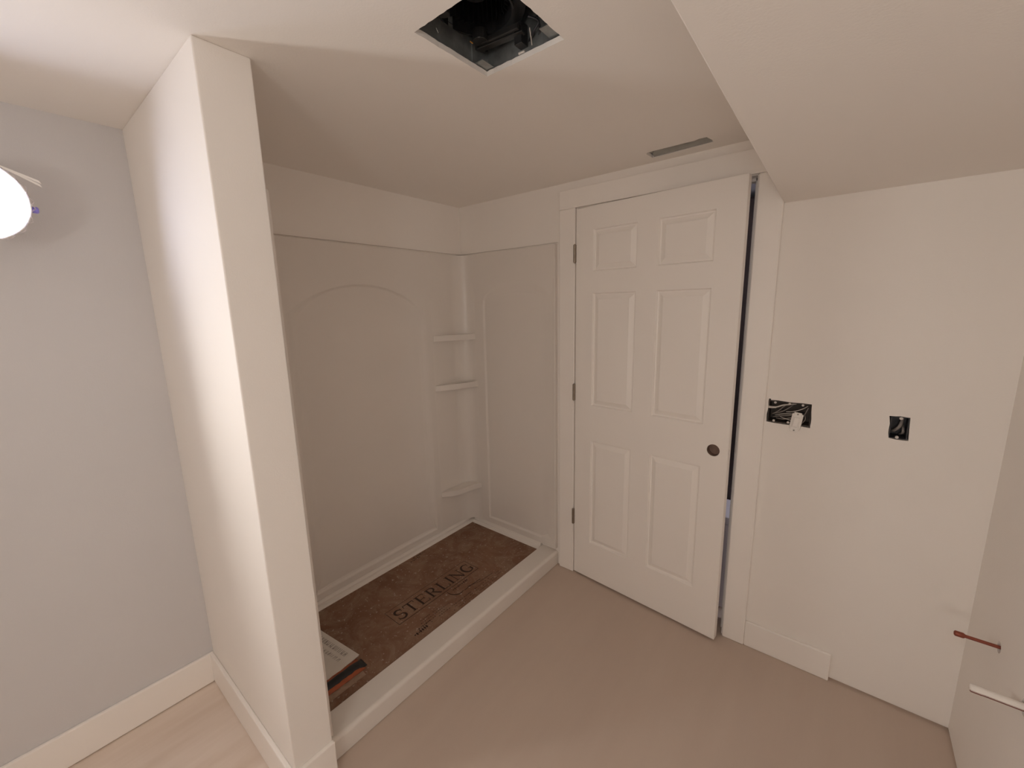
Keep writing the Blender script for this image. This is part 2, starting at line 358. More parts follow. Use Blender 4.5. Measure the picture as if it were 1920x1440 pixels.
# ================================================================== SHOWER
sur = empty('shower_surround', (0, 0, .1)); meta(sur, 'glossy white shower wall surround with arched recess and corner shelves', 'shower surround')
ZS0, ZS1 = .105, 1.888
PT = .020
def ringpanel(axis, u0, u1, z0, z1, out, prof, base):
    """flat panel (u,z) at depth coordinate base, thickness to the wall, with outline 'out' stepped by prof [(inset,depth)]"""
    bm = bmesh.new()
    def V(u, z, d): return bm.verts.new((base-d, u, z) if axis == 'x' else (u, -(base-d), z))
    cu = sum(p[0] for p in out)/len(out); cz = sum(p[1] for p in out)/len(out)
    # outer border points by ray from centre; corners inserted
    def border(u, z):
        du, dz = u-cu, z-cz; ts = []
        if du > 1e-9: ts.append((u1-cu)/du)
        if du < -1e-9: ts.append((u0-cu)/du)
        if dz > 1e-9: ts.append((z1-cz)/dz)
        if dz < -1e-9: ts.append((z0-cz)/dz)
        t_ = min(ts); return (cu+du*t_, cz+dz*t_)
    pts = list(out); bor = [border(*p) for p in pts]
    n_ = len(pts)
    corners = [(u0, z0), (u1, z0), (u1, z1), (u0, z1)]
    prev = None; first = None
    inner = [V(*p, 0) for p in pts]; outer = [V(*p, 0) for p in bor]
    def side(p):
        if abs(p[0]-u0) < 1e-6: return 0
        if abs(p[0]-u1) < 1e-6: return 1
        if abs(p[1]-z0) < 1e-6: return 2
        return 3
    for i in range(n_):
        j = (i+1) % n_
        a, b_ = bor[i], bor[j]
        if side(a) != side(b_) and (abs(a[0]-b_[0]) > 1e-6 and abs(a[1]-b_[1]) > 1e-6):
            c = min(corners, key=lambda q: abs(q[0]-(a[0]+b_[0])/2)+abs(q[1]-(a[1]+b_[1])/2))
            bm.faces.new((inner[i], outer[i], V(*c, 0), outer[j], inner[j]))
        else: bm.faces.new((inner[i], outer[i], outer[j], inner[j]))
    # inward offset rings
    def inset(d_of):
        res = []
        for i in range(n_):
            p0, p1, p2 = Vector(pts[i-1]), Vector(pts[i]), Vector(pts[(i+1) % n_])
            e = ((p1-p0).normalized()+(p2-p1).normalized()); nn = Vector((-e.y, e.x)).normalized()
            q = p1+nn*d_of(i)
            q2 = p1-nn*d_of(i)
            c = Vector((cu, cz)); res.append(q if (q-c).length < (q2-c).length else q2)
        return res
    prev = inner
    for fn in prof:
        rr = inset(lambda i: fn(pts[i])[0]); vsr = [V(rr[i].x, rr[i].y, fn(pts[i])[1]) for i in range(n_)]
        for i in range(n_):
            j = (i+1) % n_; bm.faces.new((prev[i], prev[j], vsr[j], vsr[i]))
        prev = vsr
    bm.faces.new(prev)
    # edges back to the wall
    bed = [(u0, z0), (u1, z0), (u1, z1), (u0, z1)]
    for i in range(4):
        a, b_ = bed[i], bed[(i+1) % 4]
        bm.faces.new((V(*a, 0), V(*b_, 0), V(*b_, base), V(*a, base)))
    bmesh.ops.remove_doubles(bm, verts=bm.verts[:], dist=1e-5); return bm
# arch outline (counter-clockwise in (y,z)): bottom-left, bottom-right, up, over
yl, yr, zb = -1.145, -.335, .137
out = []
cy_, cz_, R_ = -.74, 1.068, .625
for i in range(9): out.append((yl+(yr-yl)*i/8, zb))
a1 = math.acos((yr-cy_)/R_)
ztop = cz_+R_*math.sin(a1)
for i in range(1, 12): out.append((yr, zb+(ztop-zb)*i/12))
for i in range(0, 33): th = a1+(pi-2*a1)*i/32; out.append((cy_+R_*math.cos(th), cz_+R_*math.sin(th)))
for i in range(1, 12): out.append((yl, ztop+(zb-ztop)*i/12))
def dep(p, k):
    # crisp at the crown and along the bottom, soft down the sides
    z, y = p[1], p[0]
    soft = .060 if zb+.01 < z < ztop+.06 else (.012 if z > ztop else .022)
    if z > ztop: soft = .012+.048*max(0, min(1, (cz_+R_-z)/(cz_+R_-ztop)))**2
    f = (0.25, .6, 1.0)[k]; d = (.0022, .0075, .0105)[k]
    return soft*f, d
link('back_panel', ringpanel('x', -L+.001, -.0, ZS0, ZS1, out, [lambda p: dep(p, 0), lambda p: dep(p, 1), lambda p: dep(p, 2)], PT), M_acryl, sur, bevel=.0015).location = (0, 0, -.1)
# side panel on the door wall
u0, u1 = .190, .712
out2 = []
for i in range(6): out2.append((u0+(u1-u0)*i/6, .140))
for i in range(0, 12): out2.append((u1, .140+(1.58-.140)*i/12))
for i in range(0, 17): th = pi*i/16; out2.append(((u0+u1)/2+(u1-u0)/2*math.cos(th), 1.58+.13*math.sin(th)))
for i in range(1, 12): out2.append((u0, 1.58+(.140-1.58)*i/12))
def dep2(p, k):
    soft = .016 if p[1] < 1.60 else .016+.05*(p[1]-1.60)/.11
    if p[0] > u1-.02: soft = max(soft, .08)
    return soft*(.3, .7, 1)[k], (.002, .006, .0075)[k]
pf2 = [lambda p: dep2(p, 0), lambda p: dep2(p, 1), lambda p: dep2(p, 2)]
sp_ = link('side_panel', ringpanel('y', .0, .7345, ZS0, ZS1, out2, pf2, PT), M_acryl, sur, bevel=.0015); sp_.location = (0, 0, -.1)
lip = bx(.722, .7345, -.027, -.020, ZS0, ZS1); o = link('edge_lip', lip, M_acryl, sp_, bevel=.003, seg=3)
o = link('side_panel', ringpanel('y', .0, .7345, ZS0, ZS1, out2, pf2, PT), M_acryl, sur, bevel=.0015); o.location = (0, -L, -.1); o.scale = (1, -1, 1)
# concave corner column
bm = bmesh.new(); prof = [(.0195, -.30), (.0206, -.288), (.0206, -.13)]
for i in range(1, 30):
    th = pi/2*i/30; prof.append((.0206+.0929*(1-math.cos(th))*1.0, -.13+.108*math.sin(th)))
prof += [(.1135, -.0215), (.125, -.0200)]
prof = [(a, b_) for a, b_ in prof]
A = [bm.verts.new((a, b_, ZS0+.002)) for a, b_ in prof]; B = [bm.verts.new((a, b_, ZS1-.002)) for a, b_ in prof]
cA = bm.verts.new((.0198, -.0198, ZS0+.002)); cB = bm.verts.new((.0198, -.0198, ZS1-.002))
for i in range(len(prof)-1):
    bm.faces.new((A[i], A[i+1], B[i+1], B[i]))
    bm.faces.new((A[i], cA, A[i+1])); bm.faces.new((B[i], B[i+1], cB))
bm.faces.new((cA, A[0], B[0], cB)); bm.faces.new((A[-1], cA, cB, B[-1]))
o = link('corner_column', bm, M_acryl, sur); o.location = (0, 0, -.1)
# corner shelves with a softly waved front edge
def shelf(z, th, bow, xr_, yl_):
    n_ = 24; top = []; 
    for i in range(n_+1):
        t_ = i/n_; x = .024+(xr_-.024)*t_; y = yl_+(-.0215-yl_)*t_
        off = bow*math.sin(pi*t_)+.5*bow*math.sin(2*pi*t_)
        top.append((x+off*.9, y-off*.35))
    poly = [(.0205, -.0205)]+[(.0205, yl_-.002)]+top+[(xr_+.002, -.0205)]
    bm = prism(bmesh.new(), poly, z-th, z, 'z')
    o_ = link('shelf', bm, M_acryl, sur, bevel=.005, seg=3); o_.location = (0, 0, -.1); return o_
shelf(1.398, .036, .004, .118, -.287); shelf(1.088, .036, .010, .130, -.287); shelf(.378, .034, .022, .128, -.285)
# strip of film left on the middle shelf
bm = bmesh.new()
pp = [(.060, -.150, 1.0895), (.085, -.095, 1.0935), (.118, -.060, 1.097), (.148, -.048, 1.0945)]
for i in range(3):
    (x0, y0, z0), (x1, y1, z1) = pp[i], pp[i+1]
    q = [bm.verts.new(v) for v in ((x0-.012, y0+.012, z0), (x0+.012, y0-.008, z0), (x1+.010, y1-.008, z1), (x1-.012, y1+.008, z1))]
    q2 = [bm.verts.new(v.co+Vector((0, 0, .0012))) for v in q]
    bm.faces.new(q); bm.faces.new(q2[::-1])
    for k in range(4): bm.faces.new((q[k], q[(k+1) % 4], q2[(k+1) % 4], q2[k]))
o = link('film_strip', bm, M_white); meta(o, 'small curled white film strip on the middle corner shelf', 'strip')

# shower pan
XT, XTI, HT = .7381, .6212, .0863
pan = empty('shower_pan', (0, 0, 0)); meta(pan, 'low white shower pan with a raised front curb', 'shower pan')
bm = bmesh.new()
prof = [(.0005, 0), (XTI+.01, 0), (XTI+.01, .068), (.075, .068), (.062, .072), (.054, .082), (.048, .0885), (.040, .091), (.030, .091), (.026, .096), (.0215, .1045), (.0005, .1045)]
prism(bm, prof, -L+.001, -.001, 'y')
link('pan_base', bm, M_acryl, pan, bevel=.002)
bm = bmesh.new()
prof = [(-.001, .0), (-.001, .1045), (-.0215, .1045), (-.026, .096), (-.030, .091), (-.040, .091), (-.046, .085), (-.050, .0785), (-.060, .072), (-.060, 0)]
prism(bm, prof, .055, XTI+.001, 'x'); link('pan_flange', bm, M_acryl, pan, bevel=.0015)
bm = bmesh.new()
cr = [(XTI, 0), (XT-.003, 0), (XT-.003, .0025), (XT, .0025)]
for i in range(17): th = pi/2*i/16; cr.append((XT-.016+.016*math.cos(th), HT-.016+.016*math.sin(th)))
cr += [(XTI+.004, HT-.0005), (XTI, HT-.004)]
prism(bm, cr, -L+.001, -.001, 'y'); o = link('curb', bm, M_acryl, pan)

# cardboard protector with print
ZC = .0765
card = empty('cardboard_sheet', (.34, -.74, ZC)); meta(card, 'dusty brown cardboard floor protector printed STERLING lying in the shower pan', 'cardboard')
poly = [(.058, -.040), (.30, -.038), (.622, -.044), (.6195, -.55), (.6205, -1.0), (.6190, -1.435), (.30, -1.44), (.060, -1.435), (.059, -.8)]
bm = prism(bmesh.new(), [(a-.34, b_+.74) for a, b_ in poly], -.008, 0, 'z')
link('sheet', bm, M_card, card)
# lettering: u runs along +y, v (up) along -x
def glyph_mesh(items, z=.0006):
    bm = bmesh.new()
    for pts, wd in items:
        pts = [Vector(p) for p in pts]; prev = None
        for i, p in enumerate(pts):
            d = (pts[min(i+1, len(pts)-1)]-pts[max(i-1, 0)]).normalized(); nn = Vector((-d.y, d.x))
            ww = wd if not isinstance(wd, (list, tuple)) else wd[0]+(wd[1]-wd[0])*math.sin(pi*i/(len(pts)-1))
            a = p+nn*ww/2; b_ = p-nn*ww/2
            cur = [bm.verts.new((-q.y, q.x, z)) for q in (a, b_)]
            if prev: bm.faces.new((prev[0], prev[1], cur[1], cur[0]))
            prev = cur
    return bm
def arc(cx, cy, rx, ry, a0, a1, n_=14): return [(cx+rx*math.cos(math.radians(a0+(a1-a0)*i/n_)), cy+ry*math.sin(math.radians(a0+(a1-a0)*i/n_))) for i in range(n_+1)]
hv, th_, tn = .15, .10, .045
def vs_bar(x, w_=th_*1.25, base=True, top=True):
    r_ = [([(x, 0), (x, 1)], w_)]
    if base: r_.append(([(x-.16, .02), (x+.16, .02)], .045))
    if top: r_.append(([(x-.16, .98), (x+.16, .98)], .045))
    return r_
G = {
 'S': ([(arc(.36, .74, .24, .235, 20, 270), (.05, .13)), (arc(.36, .26, .27, .245, 90, -160), (.05, .13)), ([(.60, .70), (.61, .96)], .04), ([(.08, .06), (.09, .32)], .04)], .80),
 'T': (vs_bar(.42, top=False)+[([(.02, .965), (.82, .965)], .06), ([(.03, .98), (.03, .76)], .045), ([(.81, .98), (.81, .76)], .045)], .92),
 'E': (vs_bar(.20)+[([(.2, .975), (.72, .975)], .05), ([(.2, .51), (.60, .51)], .05), ([(.2, .025), (.76, .025)], .05), ([(.72, .98), (.72, .80)], .04), ([(.76, 0), (.77, .22)], .04), ([(.6, .40), (.6, .62)], .035)], .90),
 'R': (vs_bar(.20)+[(arc(.40, .74, .26, .235, 90, -90), (.05, .12)), ([(.2, .975), (.42, .975)], .05), ([(.2, .505), (.42, .505)], .05), ([(.44, .50), (.78, .02), (.86, .02)], .11)], .96),
 'L': (vs_bar(.20)+[([(.2, .025), (.76, .025)], .05), ([(.76, 0), (.77, .26)], .04)], .86),
 'I': (vs_bar(.20), .44),
 'N': ([([(.18, 0), (.18, .98)], .05), ([(.14, .98), (.82, .0)], .12), ([(.84, 0), (.84, 1)], .05), ([(.02, .02), (.34, .02)], .04), ([(.0, .98), (.2, .98)], .04), ([(.70, .98), (.98, .98)], .04)], 1.06),
 'G': ([(arc(.46, .5, .40, .48, 50, 315, 24), (.05, .14)), ([(.74, .40), (.74, .06)], .11), ([(.56, .42), (.88, .42)], .045), ([(.73, .70), (.74, .94)], .04)], .92),
}
items = []; u = 0; word = 'STERLING'; tot = sum(G[c][1] for c in word)
hgt = .074; sc = .525/tot
for c in word:
    g, adv = G[c]
    for pts, wd in g:
        wd2 = [q*hgt*1.15 for q in wd] if isinstance(wd, tuple) else wd*hgt*1.15
        items.append(([((u+p[0])*sc, p[1]*hgt) for p in pts], wd2))
    u += adv
o = link('brand_lettering', glyph_mesh(items), M_ink, card); o.location = (.440-.34, -.948+.74, 0); o['label'] = 'dark printed capitals STERLING'
fr = [([(0, 0), (.548, 0)], .0035), ([(.548, 0), (.548, .118)], .0025), ([(.548, .118), (0, .118)], .0022), ([(0, .118), (0, 0)], .0025)]
o = link('printed_frame', glyph_mesh(fr, .0005), M_ink, card); o.location = (.458-.34, -.966+.74, 0)
sm = []
def scrib(u0, v0, u1, v1, h_, dens=.75, tw=.0018):
    d = math.hypot(u1-u0, v1-v0); t_ = 0
    while t_ < d:
        wl = random.uniform(.006, .014); q = t_/d; uu = u0+(u1-u0)*q; vv = v0+(v1-v0)*q
        if random.random() < dens:
            sm.append(([(uu, vv), (uu+wl*.8, vv+random.uniform(-.2, .2)*h_)], tw)); 
            if random.random() < .7: sm.append(([(uu+wl*.3, vv-h_/2), (uu+wl*.35, vv+h_/2)], tw))
        t_ += wl*1.15
# coordinates: u = y, v = -x in the room
for k, (ya, yb, xx) in enumerate([(-.70, -.34, .566), (-.72, -.36, .582), (-.74, -.40, .597), (-.90, -.74, .520), (-.90, -.72, .536), (-.88, -.74, .552), (-.86, -.56, .566)]):
    scrib(ya, -xx, yb, -xx, .007)
scrib(-.965, -.572, -.885, -.568, .016, 1, .006); scrib(-.93, -.555, -.86, -.553, .010, .9, .003)
scrib(-.64, -.480, -.53, -.478, .013, 1, .005)
sm.append((arc(-.625, -.478, .045, .052, 165, 300, 16), (.002, .007))); sm.append(([(-.60, -.530), (-.56, -.528), (-.48, -.532)], .004)); sm.append(([(-.57, -.52), (-.50, -.545), (-.40, -.552)], .003))
o = link('small_print', glyph_mesh(sm, .0004), M_ink, card); o.location = (-.34, .74, 0); o['label'] = 'illegible small dark print'
sm = []; scrib(-.60, -.075, -.50, -.073, .014, .9, .003); scrib(-.62, -.095, -.55, -.093, .012, .8, .003)
o = link('corner_print', glyph_mesh(sm, .0004), M_ink, card); o.location = (-.34, .74, 0); o['label'] = 'faint dark print near the back wall'

# instruction booklet and the orange-and-black packet beside it
bk = empty('instruction_booklet', (.468, -1.186, ZC+.0005), math.radians(7)); meta(bk, 'white instruction booklet lying on the cardboard beside the partition wall', 'booklet')
link('pages', bx(-.36, 0, -.235, 0, .0, .005), M_paper, bk, bevel=.001)
ck = link('cover', bx(-.361, .001, -.236, .001, .005, .0056), M_paper, bk)
sm = []
for row, (hh, tw) in enumerate([(.022, .0028), (.016, .002)]):
    uu = -.33
    while uu < -.05:
        wl = random.uniform(.008, .016); vv = -.030-row*.034
        for q in range(2): sm.append(([(uu+wl*q*.6, vv-hh/2), (uu+wl*(q*.6+random.uniform(0, .3)), vv+hh/2)], tw))
        if random.random() < .6: sm.append(([(uu, vv+random.choice((-1, 0, 1))*hh/2), (uu+wl*.8, vv+random.choice((-1, 0, 1))*hh/2)], tw))
        uu += wl*1.6
bm = bmesh.new()
for pts, wd in sm:
    (xa, ya), (xb, yb) = pts; d = Vector((xb-xa, yb-ya)); 
    if d.length < 1e-5: continue
    nn = Vector((-d.y, d.x)).normalized()*wd/2
    bm.faces.new([bm.verts.new((xa+nn.x, ya+nn.y, .0062)), bm.verts.new((xa-nn.x, ya-nn.y, .0062)), bm.verts.new((xb-nn.x, yb-nn.y, .0062)), bm.verts.new((xb+nn.x, yb+nn.y, .0062))])
o = link('cover_print', bm, M_grey_ink, ck); o['label'] = 'illegible grey print'
pk = empty('tool_packet', (.52, -1.30, ZC+.0005)); meta(pk, 'orange and black packet on the cardboard between booklet and curb', 'packet')
def pillow(x0, x1, y0, y1, h, nx=6, ny=12):
    bm = bmesh.new(); gr = []
    for s in (1, 0):
        g = [[bm.verts.new((x0+(x1-x0)*i/nx, y0+(y1-y0)*k/ny, (h*(1-abs(2*i/nx-1)**3)*(1-abs(2*k/ny-1)**8)+.001+.0012*math.sin(k*2.1+i)*s) if s else 0)) for k in range(ny+1)] for i in range(nx+1)]
        for i in range(nx):
            for k in range(ny): bm.faces.new((g[i][k], g[i+1][k], g[i+1][k+1], g[i][k+1]))
        gr.append(g)
    t_, b_ = gr
    for i in range(nx):
        for k in (0, ny): bm.faces.new((t_[i][k], t_[i+1][k], b_[i+1][k], b_[i][k]))
    for k in range(ny):
        for i in (0, nx): bm.faces.new((t_[i][k], t_[i][k+1], b_[i][k+1], b_[i][k]))
    return bm
link('pouch', pillow(-.048, .029, -.12, .096, .011), M_orange, pk, smooth=True)
link('black_band', pillow(-.031, .020, -.12, .110, .0175), M_black, pk, smooth=True)['label'] = 'black ribbed centre band'
link('seal_edge', pillow(.030, .058, -.12, .080, .002), M_film, pk)['label'] = 'dull tan film edge'

# ================================================================== WALL LAMP
XF = .205
def wall_lamp(y, z, lab, lm, tilt=False):
    lp = empty('wall_lamp', (0, y, z)); meta(lp, lab, 'lamp', None, 'round lamps on the left wall')
    link('backplate', lathe(bmesh.new(), (0, 0, 0), (1, 0, 0), [(0, 0), (0, .062), (.016, .062), (.02, .056), (.02, 0)], 48), M_white, lp)
    link('arm', lathe(bmesh.new(), (.02, 0, 0), (1, 0, 0), [(0, .028), (.06, .028), (.08, .05)], 32), M_white, lp)
    link('shade', lathe(bmesh.new(), (.08, 0, 0), (1, 0, 0), [(0, 0), (0, .052), (.03, .088), (.07, .103), (XF-.08, .105), (XF-.08, .1025), (.07, .1), (.03, .085), (.003, .05), (.003, 0)], 64), M_white, lp, smooth=True)
    link('lens', lathe(bmesh.new(), (XF-.036, 0, 0), (1, 0, 0), [(0, .0995), (.003, .097), (.006, .07), (.0075, 0)], 64), lm, lp, smooth=True)['label'] = 'glowing white lens'
    if tilt:
        for ch in lp.children:
            if ch.name.startswith(('shade', 'lens')): ch.rotation_euler.y = math.radians(TILT); ch.location.z = .038
    return lp
TILT = 12
wall_lamp(-2.33, 1.40, 'lower brighter round wall lamp, just outside the left edge of the picture', M_lampw)
lp = wall_lamp(-1.955, 1.872, 'bright round wall lamp glowing white nearest the partition wall', M_lamp, True)
# crinkled protective film round the rim with a loose tab, and a blue cap
bm = bmesh.new(); seg = 72; prev = None
for i in range(seg+1):
    a = 2*pi*i/seg; wv = .0025*math.sin(i*1.7)+.0015*math.sin(i*3.1)
    ring = [bm.verts.new((x, (r_+wv*k)*math.cos(a), (r_+wv*k)*math.sin(a))) for k, (x, r_) in enumerate([(XF-.03, .107), (XF-.008, .108), (XF+.002, .1075), (XF+.0025, .104)])]
    if prev:
        for k in range(3): bm.faces.new((prev[k], prev[k+1], ring[k+1], ring[k]))
    prev = ring
fl = link('protective_film', bm, M_clear, lp, smooth=True); fl['label'] = 'clear crinkled film round the rim'
bm = bmesh.new()
for off in (0, .009):
    p0 = Vector((XF+.003, .105*math.cos(1.15), .105*math.sin(1.15)+off*.3)); p1 = Vector((XF+.0, .130, .062-off)); 
    d = Vector((0, -.002, .004))
    q = [bm.verts.new(v) for v in (p0-d*.5, p0+d*.5, p1+d, p1-d)]; q2 = [bm.verts.new(v.co+Vector((.0015, 0, 0))) for v in q]
    bm.faces.new(q); bm.faces.new(q2[::-1])
    for k in range(4): bm.faces.new((q[k], q[(k+1) % 4], q2[(k+1) % 4], q2[k]))
link('film_tab', bm, M_white, fl)
link('thumb_cap', lathe(bmesh.new(), (XF-.02, .112, -.014), (.25, 1, 0), [(-.008, 0), (-.008, .008), (.003, .009), (.006, .007), (.007, 0)], 20), M_blue, lp, smooth=True)['label'] = 'small blue cap at the rim'

WX, WZ, WR = 2.10, 1.50, .16
wk = empty('added_fill_dome', (WX, YF, WZ)); meta(wk, 'unseen round dome light added behind the camera as fill', 'fill light')  # unseen fill light, added to brighten the room from behind the camera
link('base_ring', lathe(bmesh.new(), (0, 0, 0), (0, 1, 0), [(0, 0), (0, WR+.015), (.035, WR+.012), (.038, WR), (.02, WR-.004), (.02, 0)], 56), M_white, wk)
link('dome', lathe(bmesh.new(), (0, .030, 0), (0, 1, 0), [(0, WR-.002), (.02, WR*.95), (.045, WR*.75), (.06, WR*.4), (.065, 0)], 56), M_fill, wk, smooth=True)['label'] = 'glowing frosted dome'

for ch in lp.children:
    if ch.name.startswith(('protective_film', 'thumb_cap')): ch.rotation_euler.y = math.radians(TILT); ch.location.z = .038
# ================================================================== EXHAUST FAN above the square opening
fan = empty('exhaust_fan', ((FX0+FX1)/2, (FY0+FY1)/2, H+.0127)); meta(fan, 'uncovered exhaust fan in the square ceiling opening', 'exhaust fan')
hx, hy = (FX1-FX0)/2+.004, (FY1-FY0)/2+.004
bm = bmesh.new()
for (a, b_, c, d) in ((-hx-.0015, -hx, -hy, hy), (hx, hx+.0015, -hy, hy), (-hx, hx, -hy-.0015, -hy), (-hx, hx, hy, hy+.0015)): box(bm, a, b_, c, d, 0, .20)
box(bm, -hx, hx, -hy, hy, .20, .2015)
link('housing', bm, M_galv, fan)
ccx, ccy, zr = -.042, -.004, .060
bm = bmesh.new(); seg = 48; R1 = .086; sq = []; ci = []
for i in range(seg):
    a = 2*pi*i/seg; c_, s_ = math.cos(a), math.sin(a)
    t_ = min(((hx-.002)-ccx)/c_ if c_ > 1e-6 else 9, ((-hx+.002)-ccx)/c_ if c_ < -1e-6 else 9, ((hy-.002)-ccy)/s_ if s_ > 1e-6 else 9, ((-hy+.002)-ccy)/s_ if s_ < -1e-6 else 9)
    t_ = min(t_, .118)
    sq.append(bm.verts.new((ccx+c_*t_, ccy+s_*t_, zr))); ci.append(bm.verts.new((ccx+c_*R1, ccy+s_*R1, zr)))
lo = [bm.verts.new((v.co.x, v.co.y, zr-.008)) for v in ci]; lo2 = [bm.verts.new((ccx+(v.co.x-ccx)*1.05, ccy+(v.co.y-ccy)*1.05, zr-.008)) for v in ci]; lo3 = [bm.verts.new((v.co.x, v.co.y, zr)) for v in lo2]
hi = [bm.verts.new((v.co.x, v.co.y, zr+.10)) for v in ci]
for i in range(seg):
    j = (i+1) % seg
    bm.faces.new((lo3[i], lo3[j], sq[j], sq[i])); bm.faces.new((lo[i], lo[j], lo2[j], lo2[i])); bm.faces.new((lo2[i], lo2[j], lo3[j], lo3[i])); bm.faces.new((ci[i], ci[j], lo[j], lo[i])); bm.faces.new((ci[i], ci[j], hi[j], hi[i]))
link('blower_ring', bm, M_black, fan)['label'] = 'black round blower inlet'
bw = bmesh.new()
for i in range(36):
    a = 2*pi*i/36; Mx = Matrix.Translation((ccx+.076*math.cos(a), ccy+.076*math.sin(a), 0)) @ Matrix.Rotation(a+.6, 4, 'Z')
    box(bw, -.007, .007, -.0006, .0006, zr+.012, zr+.09, Mx)
cyl(bw, (ccx, ccy, zr+.09), (ccx, ccy, zr+.093), .084, seg=32); cyl(bw, (ccx, ccy, zr+.03), (ccx, ccy, zr+.09), .032, .04, seg=24)
link('blower_wheel', bw, M_black, fan)
def at(px, py, z):
    d = fw+rt2*((px-960)/FPX)+up2*((720-py)/FPX); t_ = (z-CAM.z)/d.z; return CAM+d*t_
fo = fan.location
def F(px, py, dz): q = at(px, py, fo.z+dz); return q-fo
def bar(bm, p0, p1, w_, h_):
    p0, p1 = Vector(p0), Vector(p1); d = (p1-p0); n_ = Vector((-d.y, d.x, 0)).normalized()*w_/2; k = Vector((0, 0, h_))
    v = [bm.verts.new(q) for q in (p0-n_, p0+n_, p1+n_, p1-n_, p0-n_+k, p0+n_+k, p1+n_+k, p1-n_+k)]
    for f in ((0,3,2,1),(4,5,6,7),(0,1,5,4),(1,2,6,5),(2,3,7,6),(3,0,4,7)): bm.faces.new([v[i] for i in f])
bm = bmesh.new()
bar(bm, F(898, 96, .03), F(982, 62, .03), .018, .004); bar(bm, F(905, 84, .034), F(972, 54, .034), .010, .012); bar(bm, F(893, 92, .034), F(912, 100, .034), .012, .012)
link('motor_bracket', bm, M_darkgrey, fan, bevel=.001)
bm = bx(F(968, 90, .01).x, F(990, 90, .01).x, F(968, 90, .01).y-.008, F(968, 90, .01).y+.028, .012, .060); link('junction_box', bm, M_black, fan, bevel=.001)
link('wire_connector', cyl(bmesh.new(), F(973, 101, .006), F(984, 96, .006), .0035, .003, seg=12), M_wirew, fan)['label'] = 'white wire connector'
link('warning_tag', bx(*sorted((F(880, 78, .02).x, F(890, 84, .02).x)), F(885, 80, .02).y-.005, F(885, 80, .02).y+.005, .02, .022), M_amber, fan)['label'] = 'small amber tag'
for (a, b_) in (((993, 52), (998, 88)), ((818, 52), (822, 62))):
    link('mounting_rod', cyl(bmesh.new(), F(*a, .02), F(*b_, .012), .0013, seg=8), M_wirew if a[0] > 900 else M_galv, fan)
bm = bmesh.new(); tube(bm, [F(985, 95, .02), F(1000, 60, .03), F(1010, 40, .04), F(990, 30, .05)], .003); tube(bm, [F(990, 93, .015), F(1012, 62, .03), F(1006, 30, .05)], .0028); link('power_cord', bm, M_wirek, fan, smooth=True)
link('capacitor', cyl(bmesh.new(), (-hx+.035, .065, .035), (-hx+.035, .065, .06), .02, seg=20), M_darkgrey, fan, bevel=.001)
link('screw_boss', cyl(bmesh.new(), (-hx+.035, -.06, .04), (-hx+.035, -.06, .06), .014, seg=20), M_darkgrey, fan, bevel=.001)
link('corner_flange', box(bx(-hx, -hx+.03, hy-.05, hy, .002, .004), -hx, -hx+.004, hy-.06, hy, .004, .05), M_galv, fan)
link('side_flange', box(bx(hx-.045, hx, hy-.05, hy-.002, .004, .006), hx-.006, hx, hy-.09, hy-.03, .01, .09), M_galv, fan)

# duct boot above the slot
bt = empty('duct_boot', (1.386, -.103, H)); meta(bt, 'bare grey metal duct boot in the ceiling slot above the door', 'duct')
bm = bmesh.new()   # sheet metal throat leaning back over the slot
pr = [(.030, .014), (.045, .014), (.045, .075), (-.055, .075), (-.055, .014), (-.0535, .014), (-.0535, .040), (-.050, .040)]

q = [bm.verts.new(v) for v in ((-.117, .0375, .0015), (.117, .0255, .0015), (.122, -.046, .050), (-.122, -.046, .050), (-.117, .0390, .0020), (.117, .0270, .0020), (.122, -.0445, .051), (-.122, -.0445, .051))]
for f in ((0, 1, 2, 3), (4, 5, 6, 7), (0, 1, 5, 4), (1, 2, 6, 5), (2, 3, 7, 6), (3, 0, 4, 7)): bm.faces.new([q[i] for i in f])
prism(bm, [(-.048, .0135), (-.046, .0135), (-.046, .051), (-.048, .051)], -.128, .128, 'x')
prism(bm, [(.033, .0135), (-.047, .0135), (-.047, .050)], -.1295, -.128, 'x'); prism(bm, [(.033, .0135), (-.047, .0135), (-.047, .050)], .128, .1295, 'x')
link('boot_shell', bm, M_duct, bt)
link('seam_flange', bx(-.127, -.112, -.040, .020, .0132, .0146), M_duct, bt)

# ================================================================== ELECTRICAL BOXES
def ebox(name, x0, x1, z0, z1, m, lab):
    e = empty(name, ((x0+x1)/2, 0, (z0+z1)/2)); meta(e, lab, 'electrical box')
    w2, h2 = (x1-x0)/2, (z1-z0)/2; y0, y1 = .006, .078; t_ = .0025
    bm = bx(-w2, w2, y1-t_, y1, -h2, h2); box(bm, -w2, -w2+t_, y0, y1-t_, -h2, h2); box(bm, w2-t_, w2, y0, y1-t_, -h2, h2); box(bm, -w2+t_, w2-t_, y0, y1-t_, -h2, -h2+t_); box(bm, -w2+t_, w2-t_, y0, y1-t_, h2-t_, h2)
    link('box_shell', bm, m, e); return e, w2, h2
e1, w2, h2 = ebox('electrical_box', 1.768, 1.913, 1.0695, 1.1585, M_boxbrown, 'wide open electrical box full of wires beside the door casing')
for xx in (-.050, 0, .044):
    for s in (-1, 1):
        if xx == .044 and s == -1: continue
        tb = cyl(bmesh.new(), (xx, .004, s*(h2-.006)), (xx, .012, s*(h2-.006)), .0045, seg=14); link('screw_tab', tb, M_wirew, e1)
random.seed(3)
